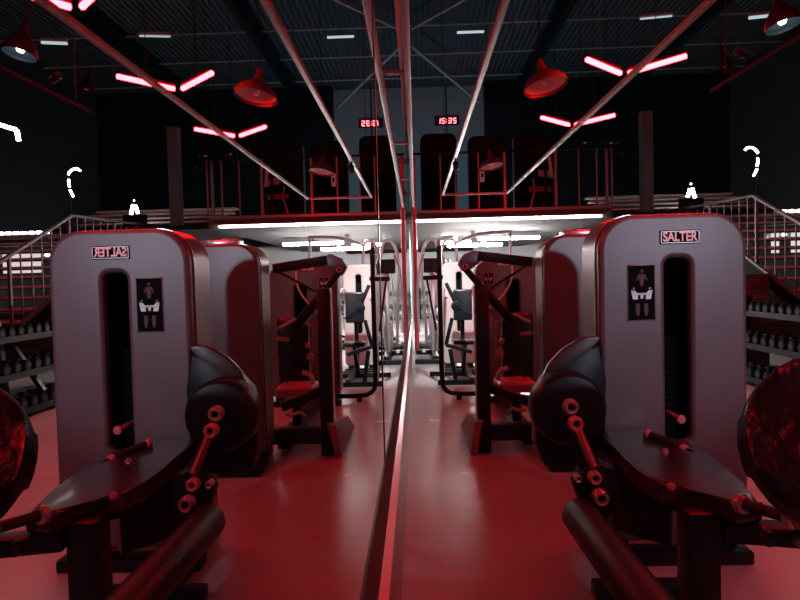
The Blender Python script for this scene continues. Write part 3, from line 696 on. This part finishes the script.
# towers under the balcony
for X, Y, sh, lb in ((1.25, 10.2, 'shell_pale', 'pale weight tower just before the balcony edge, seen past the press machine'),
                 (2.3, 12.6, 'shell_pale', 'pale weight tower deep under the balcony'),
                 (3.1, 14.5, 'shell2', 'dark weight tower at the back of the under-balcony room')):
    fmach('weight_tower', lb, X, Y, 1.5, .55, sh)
# benches
def bench(X, Y, label):
    t = thing('flat_bench', label, 'bench', (X, Y, 0))
    b = nb(); pad(b, X-.6, X+.6, Y-.14, Y+.14, .38, .45, .02); obj('cushion', b, M['vinyl'], t)
    b = nb()
    for s in (-1, 1): bar(b, (X+s*.42, Y, .0), (X+s*.42, Y, .38), .05); box(b, X+s*.42-.03, X+s*.42+.03, Y-.25, Y+.25, 0, .05)
    bar(b, (X-.42, Y, .34), (X+.42, Y, .34), .05); obj('frame', b, M['black'], t)
    return t
bench(.9, 13.7, 'flat black bench on the pale floor under the balcony')
bench(1.3, 16.0, 'flat black bench farthest back under the balcony')
# back-wall rack with light and dark kit
rk = thing('storage_rack', 'low grey storage rack along the far wall under the balcony', 'rack', (1.6, 19.5, 0))
for z in (.1, .5, .9):
    b = nb(); box(b, .2, 3.2, 19.35, 19.75, z, z+.04); obj('shelf', b, M['grey'], rk)
for x in (.2, 1.7, 3.15):
    b = nb(); box(b, x, x+.05, 19.35, 19.75, 0, 1.0); obj('upright', b, M['dark'], rk)
cols = ['white', 'grey', 'silver', 'dark', 'white', 'shell']
for i in range(14):
    x = .38+i*.2+(.09 if i > 6 else 0) - (.05 if i == 6 else 0); z = .54 if i % 2 else .14; rad = .07+.02*(i % 3)
    b = nb(); lathe(b, [(0, 0), (rad*.5, 0), (rad*.9, rad*.5), (rad, rad), (rad*.9, rad*1.5), (rad*.5, rad*2), (0, rad*2)], (x, 19.5, z), n=16)
    tag(obj('exercise_ball', b, M[cols[i % 6]]), 'small exercise ball on the %s shelf of the storage rack at the far wall' % ('middle' if i % 2 else 'lowest'), 'ball', 'balls on the %s shelf' % ('middle' if i % 2 else 'lowest'))

# ------------------------------------------------------------------ upstairs machines (silhouettes behind the railing)
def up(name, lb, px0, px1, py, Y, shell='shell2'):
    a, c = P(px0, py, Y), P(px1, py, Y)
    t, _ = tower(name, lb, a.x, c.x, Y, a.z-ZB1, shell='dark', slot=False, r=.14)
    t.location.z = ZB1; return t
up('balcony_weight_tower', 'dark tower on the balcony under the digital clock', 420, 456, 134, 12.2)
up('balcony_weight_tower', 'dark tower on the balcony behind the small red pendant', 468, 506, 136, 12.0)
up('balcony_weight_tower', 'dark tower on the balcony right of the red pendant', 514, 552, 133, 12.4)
def upbench(X, Y, lb, h=.9):
    t = thing('exercise_chair', lb, 'exercise seat', (X, Y, ZB1))
    b = nb(); pad(b, X-.22, X+.22, Y+.2, Y+.3, ZB1+.5, ZB1+h, .03); obj('backrest', b, M['lining'], t)
    b = nb(); pad(b, X-.2, X+.2, Y-.2, Y+.2, ZB1+.42, ZB1+.5, .03); obj('seat', b, M['lining'], t)
    b = nb(); bar(b, (X, Y, ZB1), (X, Y, ZB1+.42), .07); bar(b, (X-.25, Y, ZB1+.03), (X+.25, Y, ZB1+.03), .06); bar(b, (X+.02, Y+.3, ZB1+.5), (X, Y, ZB1+.3), .05); obj('frame', b, M['dark'], t)
upbench(.62, 11.5, 'black padded seat on the balcony nearest the mirror')
upbench(1.55, 11.5, 'black padded seat on the balcony below the small red pendant')
upbench(2.55, 11.7, 'black padded seat on the balcony towards its right end')
u = thing('multi_press_station', 'balcony machine with pale blue bars and a brown band, behind the rail posts', 'exercise machine', (2.65, 11.25, ZB1))
for (x0, y0, x1, y1, m, w) in ((549, 157, 552, 178, 'silver', .05), (538, 173, 551, 174, 'steel', .12), (529, 189, 551, 189, 'copper', .09), (533, 178, 535, 190, 'railm', .025), (535, 190, 530, 209, 'railm', .025), (545, 156, 546, 214, 'dark', .05)):
    b = nb(); bar(b, P(x0, y0, 11.25), P(x1, y1, 11.25), w, .03 if y0 == y1 or abs(y0-y1) < 2 else w, up=(0, 1, 0)); obj({'silver': 'side_bar', 'steel': 'plate', 'copper': 'band', 'railm': 'strut', 'dark': 'mast'}[m], b, M[m], u)
q0, q1 = P(479.5, 169, 10.84), P(484.5, 182, 10.84)
b = nb(); box(b, q0.x, q1.x, 10.82, 10.825, q1.z, q0.z); n_ = tag(obj('notice_card', b, M['paper'], auto=False), 'small white notice card with dark block, hung on the balcony rail', 'notice')
b = nb(); box(b, q0.x+.025, q1.x-.02, 10.816, 10.819, q1.z+.08, q0.z-.08); obj('printed_block', b, M['dark'], n_, auto=False)

# ------------------------------------------------------------------ stairs on the right
SX0, SX1, SY, SR, SG = 4.95, 9.3, 5.93, .15, .325
st = thing('staircase', 'wide open staircase with pale tread edges rising away on the right', 'staircase', ((SX0+SX1)/2, SY, 0))
NST = 15
for i in range(1, NST+1):
    z = SR*i; y = SY+SG*(i-1)
    b = nb(); box(b, SX0, SX1, y, y+.335, z-.045, z, bev=.004); tt = obj('tread', b, M['dark'], st)
    b = nb(); box(b, SX0, SX1, y-.006, y+.03, z-.034, z+.003); obj('nosing', b, M['concrete'], tt)
sl = SR/SG
for x in (SX0-.03, SX1+.03):
    b = nb(); bar(b, (x, SY-.1, .0), (x, SY+SG*NST, SR*NST+.04), .05, .16); obj('stringer', b, M['lining'], st)
b = nb(); bar(b, (SX0-.03, SY-.1, .10), (SX0-.03, SY+SG*NST, SR*NST+.14), .055, .035); obj('stringer_edge', b, M['stairrail'], st)
rl = thing('stair_railing', 'grey baluster railing climbing the open side of the stairs then running level', 'railing', (SX0-.03, 8, 0))
yb = 8.7; z0 = lambda y: SR+(y-SY)*sl
hz = z0(yb)+.93
xr = SX0-.03
b = nb(); bar(b, (xr, SY, z0(SY)+.93), (xr, yb, hz), .05, .04, bev=.006); bar(b, (xr, yb, hz), (xr, 11.6, hz+.1), .05, .04, bev=.006); obj('handrail', b, M['stairrail'], rl)
y = SY+.05; i = 0
while y < 11.6:
    top_ = z0(y)+.93 if y < yb else hz
    bot = min(z0(y), 2.38)+.02
    b = nb(); w = .035 if i % 6 == 0 else .014
    box(b, xr-w/2, xr+w/2, y-w/2, y+w/2, bot, top_); obj('baluster', b, M['stairrail'], rl); y += .22; i += 1
# flight to the upper gallery further back
s2 = thing('upper_staircase', 'farther flight of dark stairs with thin pale nosings above the towers', 'staircase', (6, 13.5, 2.3))
for i in range(5):
    z = 2.62+i*.13; y = 13.2+i*.3
    b = nb(); box(b, 4.2, 7.6, y, y+.32, z-.04, z, bev=.004); obj('tread', b, M['concrete'], s2)
b = nb(); box(b, 4.2, 7.6, 13.2, 14.8, 2.30, 2.56); obj('landing', b, M['dark'], s2)
for x in (4.25, 7.5):
    b = nb(); bar(b, (x, 13.3, 0), (x, 13.3, 2.3), .12); obj('support', b, M['dark'], s2)
# landing under the stairs' top
b = nb(); box(b, XE, SX1+.3, 10.8, 13.2, 2.30, 2.38); struct('trim_%d' % k, b, M['dark']); k += 1
# column
p = P(646, 150, 12.6); zt2 = P(646, 112, 12.6).z
b = nb(); box(b, p.x-.11, p.x+.11, 12.5, 12.7, 2.38, zt2); struct('trim_%d' % k, b, M['side']); k += 1
b = nb(); box(b, 4.15, 4.85, 8.2, 8.4, 0, 1.25); struct('wall_side', b, M['brick'])
b = nb(); box(b, 5.0, 9.3, 10.2, 10.3, 0, .9); struct('wall_stair', b, M['brick'])

# lit things beyond the stairs
zl = P(790, 211, 10.72).z; xl = P(779, 211, 10.72).x
ds = thing('dotted_led_strip', 'row of bright white LED dots high beyond the stairs', 'light strip', (xl+1.3, 10.76, zl))
b = nb(); box(b, xl, XR-.1, 10.74, 10.79, zl-.03, zl+.03); obj('channel', b, M['grey'], ds)
b = nb(); x = xl+.03
while x < XR-.2:
    box(b, x, x+.09, 10.70, 10.738, zl-.022, zl+.022, bev=.01, seg=1); x += .14
obj('led_dots', b, M['whitel'], ds)
zs = P(785, 238, 11.0).z; xs_ = P(768, 238, 11.0).x
ds = thing('dotted_led_strip', 'shorter broken row of white LED dots seen between the stair balusters', 'light strip', (xs_+1, 11.1, zs))
b = nb()
for i, x in enumerate([xs_+j*.15 for j in range(20)]):
    if x < XR-.2 and i % 5 != 3: box(b, x, x+.07, 11.06, 11.09, zs-.02+.1*((i*7) % 3)/3, zs+.02+.1*((i*7) % 3)/3, bev=.01, seg=1)
obj('led_dots', b, M['whitel'], ds)
b = nb(); box(b, xs_, XR-.2, 11.09, 11.12, zs-.05, zs+.12); obj('channel', b, M['grey'], ds)
for i, (x0, x1) in enumerate(((6.5, 6.62), (6.85, 7.55), (7.7, 9.9))):
    b = nb(); box(b, x0, x1, 10.95, 10.99, 1.6, 2.02); tag(obj('lit_panel', b, M['panel'], auto=False), ['narrow', 'wide middle', 'outermost wide'][i]+' pale lit panel behind the stairs below the LED dots', 'light panel')
# neon arc sign and chevron lamp
def arcpts(pts, Y): return [P(x, y, Y) for x, y in pts]
n1 = thing('neon_arc_lamp', 'broken white neon arc glowing on the dark wall above the stairs', 'neon lamp', P(753, 162, 11.5))
for pts in (((745, 150), (747.5, 147.5), (750.5, 147.5)), ((751.5, 147.5), (755, 149), (758, 153)), ((757.5, 158), (758, 162), (757, 166)), ((757, 169), (755, 173), (753.5, 176))):
    b = nb(); tube(b, arcpts(pts, 11.5), .02, 8, smooth=1); obj('arc_segment', b, M['whitel'], n1)
q = P(757, 162, 11.56)
b = nb(); bar(b, (q.x, 11.56, q.z+.25), (q.x, 11.56, 2.38), .03, .03); obj('stand', b, M['dark'], n1)
n2 = thing('chevron_lamp', 'small bright white inverted V lamp standing beyond the stair landing', 'lamp', P(691, 198, 13.0))
for pts in (((690, 189), (687.5, 197)), ((692, 188), (695, 198))):
    b = nb(); tube(b, arcpts(pts, 13.0), .035, 8); obj('glowing_leg', b, M['whitel'], n2)
b = nb(); lathe(b, [(0, -.02), (.02, 0), (0, .02)], P(691, 184, 13.0), n=10); obj('top_bulb', b, M['whitel'], n2)
b = nb(); q = P(691, 198, 13.0); box(b, q.x-.25, q.x+.25, 12.95, 13.05, 2.38, q.z-.01); obj('base', b, M['dark'], n2)
# bent light far right (shows in the mirror's far left)
n3 = thing('angled_led_lamp', 'bent white LED bar high on the right, seen in the mirror at far left', 'lamp', (5.5, 8.0, 3.4))
xx = P(800, 100, 8.0).x-.03
b = nb(); bar(b, (xx+.5, 7.6, 3.56), (xx+.10, 8.0, 3.44), .04, .04); bar(b, (xx+.10, 8.0, 3.44), (xx+.08, 8.0, 3.30), .04, .04); obj('led_bar', b, M['whitel'], n3)
b = nb(); cyl(b, (xx+.3, 7.8, 3.47), (xx+.3, 7.8, ZC-.01), .004, n=6); obj('hanger_wire', b, M['dark'], n3)

# ------------------------------------------------------------------ dumbbell rack
RX = 3.85
rk = thing('dumbbell_rack', 'three tier black dumbbell rack in front of the stairs', 'dumbbell rack', (RX+.2, 6.4, 0))
tiers = ((.78, RX+.32), (.42, RX+.16), (.08, RX))
for z, x in tiers:
    b = nb(); box(b, x-.02, x+.26, 4.7, 8.05, z-.03, z, bev=.004); obj('shelf', b, M['lining'], rk)
    b = nb(); box(b, x-.035, x-.02, 4.7, 8.05, z-.035, z+.03); obj('shelf_edge', b, M['dark'], rk)
for y in (4.75, 6.4, 8.0):
    b = nb(); bar(b, (RX+.55, y, 0), (RX+.62, y, .95), .06, .06); bar(b, (RX, y, .03), (RX+.6, y, .03), .06, .05); bar(b, (RX+.05, y, .05), (RX+.5, y, .76), .05, .05); obj('upright', b, M['black'], rk)
def dumbbell(x, y, z, r=.062):
    t = thing('dumbbell', '', 'dumbbell', (x, y, z-r))
    b = nb(); cyl(b, (x-.07, y, z), (x+.07, y, z), .014, n=10); obj('handle', b, M['steel'], t)
    for s in (-1, 1):
        b = nb(); cyl(b, (x+s*.05, y, z), (x+s*.125, y, z), r, n=18, bev=.01); obj('head', b, M['lining'], t)
        b = nb(); cyl(b, (x+s*.122, y, z), (x+s*.127, y, z), r*.55, n=16); obj('end_disc', b, M['dark'], t)
    return t
db = None
for ti, ((z, x), nm) in enumerate(zip(tiers, ('top', 'middle', 'bottom'))):
    y = 4.85
    while y < 8.0:
        lb = 'round black dumbbell on the %s tier of the dumbbell rack' % nm
        if db is None:
            db = dumbbell(x+.12, y, z+.062); o = db
        else: o = dup(db, (x+.12, y, z))
        o['label'] = lb; o['group'] = 'dumbbells on the %s tier' % nm
        if ti: o.scale = (1.12, 1.12, 1.12)
        y += .165 if ti else .15

# ------------------------------------------------------------------ lights
def area(name, loc, rot, sx, sy, e, col):
    li = bpy.data.lights.new(name, 'AREA'); li.shape = 'RECTANGLE'; li.size = sx; li.size_y = sy; li.energy = e; li.color = col
    o = bpy.data.objects.new(name, li); C.objects.link(o); o.location = loc; o.rotation_euler = rot; return o
# cool ceiling lamp over the aisle behind the camera
cl = thing('ceiling_light', 'square cool white hanging light behind the camera', 'ceiling light', (2.8, -1.3, 2.02))
b = nb(); box(b, 2.65, 2.95, -1.45, -1.15, 2.02, 2.08, bev=.01); obj('housing', b, M['white'], cl)
b = nb(); cyl(b, (2.8, -1.3, 2.08), (2.8, -1.3, ZC-.01), .01, n=8); obj('rod', b, M['dark'], cl)
li = bpy.data.lights.new('ceiling_light_beam', 'SPOT'); li.energy = 115; li.color = (.70, .86, 1); li.spot_size = math.radians(25); li.spot_blend = .7; li.shadow_soft_size = .06
o = bpy.data.objects.new('ceiling_light_beam', li); C.objects.link(o); o.location = (2.8, -1.3, 1.88)
o.rotation_euler = (Vector((1.16, 2.67, 1.33))-o.location).to_track_quat('-Z', 'Y').to_euler()
cl = thing('added_fill_lamp', 'added cool fill lamp high behind the camera', 'added fill lamp', (4.5, -1.6, 4.6))  # unseen lamp added as cool fill for the hall
b = nb(); lathe(b, [(.25, 0), (.22, .08), (.08, .16), (.01, .18)], (4.5, -1.6, 4.6), n=28); obj('lamp_shade', b, M['dark'], cl)
b = nb(); cyl(b, (4.5, -1.6, 4.76), (4.5, -1.6, ZC-.01), .008, n=6); obj('cord', b, M['dark'], cl)
li = bpy.data.lights.new('added_fill_glow', 'SPOT'); li.energy = 130; li.color = (.62, .72, 1); li.spot_size = math.radians(150); li.spot_blend = .8; li.shadow_soft_size = .12
o = bpy.data.objects.new('added_fill_glow', li); C.objects.link(o); o.location = (4.5, -1.6, 4.58)
sp = thing('added_spot_lamp', 'small black spot lamp added under the inner rail of the overhead frame', 'spot lamp', (xi, 6.5, FZ-.1))  # spot added to whiten the pale tower and far aisle
b = nb(); cyl(b, (xi, 6.46, FZ-.075), (xi+.01, 6.56, FZ-.115), .03, n=18, bev=.006); obj('lamp_head', b, M['dark'], sp)
b = nb(); cyl(b, (xi, 6.5, FZ-.07), (xi, 6.5, FZ-.015), .01, n=8); obj('swivel', b, M['dark'], sp)
li = bpy.data.lights.new('added_spot_beam', 'SPOT'); li.energy = 300; li.color = (1, .93, .90); li.spot_size = math.radians(62); li.spot_blend = .8; li.shadow_soft_size = .03
o = bpy.data.objects.new('added_spot_beam', li); C.objects.link(o); o.location = (xi+.012, 6.60, FZ-.125)
o.rotation_euler = (Vector((.55, 8.4, .35))-o.location).to_track_quat('-Z', 'Y').to_euler()
# cool uplight added on the balcony to brighten the roof and back wall
for x, y, z, rx, e, lb in ((1.2, 16.0, ZB1, 152, 42, 'squat black uplight added on the balcony to brighten the back wall'),):
    fl = thing('added_uplight', lb, 'added_uplight', (x, y, z))
    b = nb(); box(b, x-.3, x+.3, y-.12, y+.12, z, z+.14, bev=.01); obj('housing', b, M['dark'], fl)
    area('added_uplight_glow', (x, y, z+.16), (math.radians(rx), 0, 0), .5, .18, e, (.4, .78, 1))
w = bpy.data.worlds.new('world'); S.world = w; w.use_nodes = True
w.node_tree.nodes['Background'].inputs[0].default_value = (.02, .05, .07, 1); w.node_tree.nodes['Background'].inputs[1].default_value = .3

S.view_settings.view_transform = 'Standard'; S.view_settings.look = 'None'; S.view_settings.gamma = 1; S.view_settings.exposure = 0.45
S.view_settings.use_curve_mapping = False
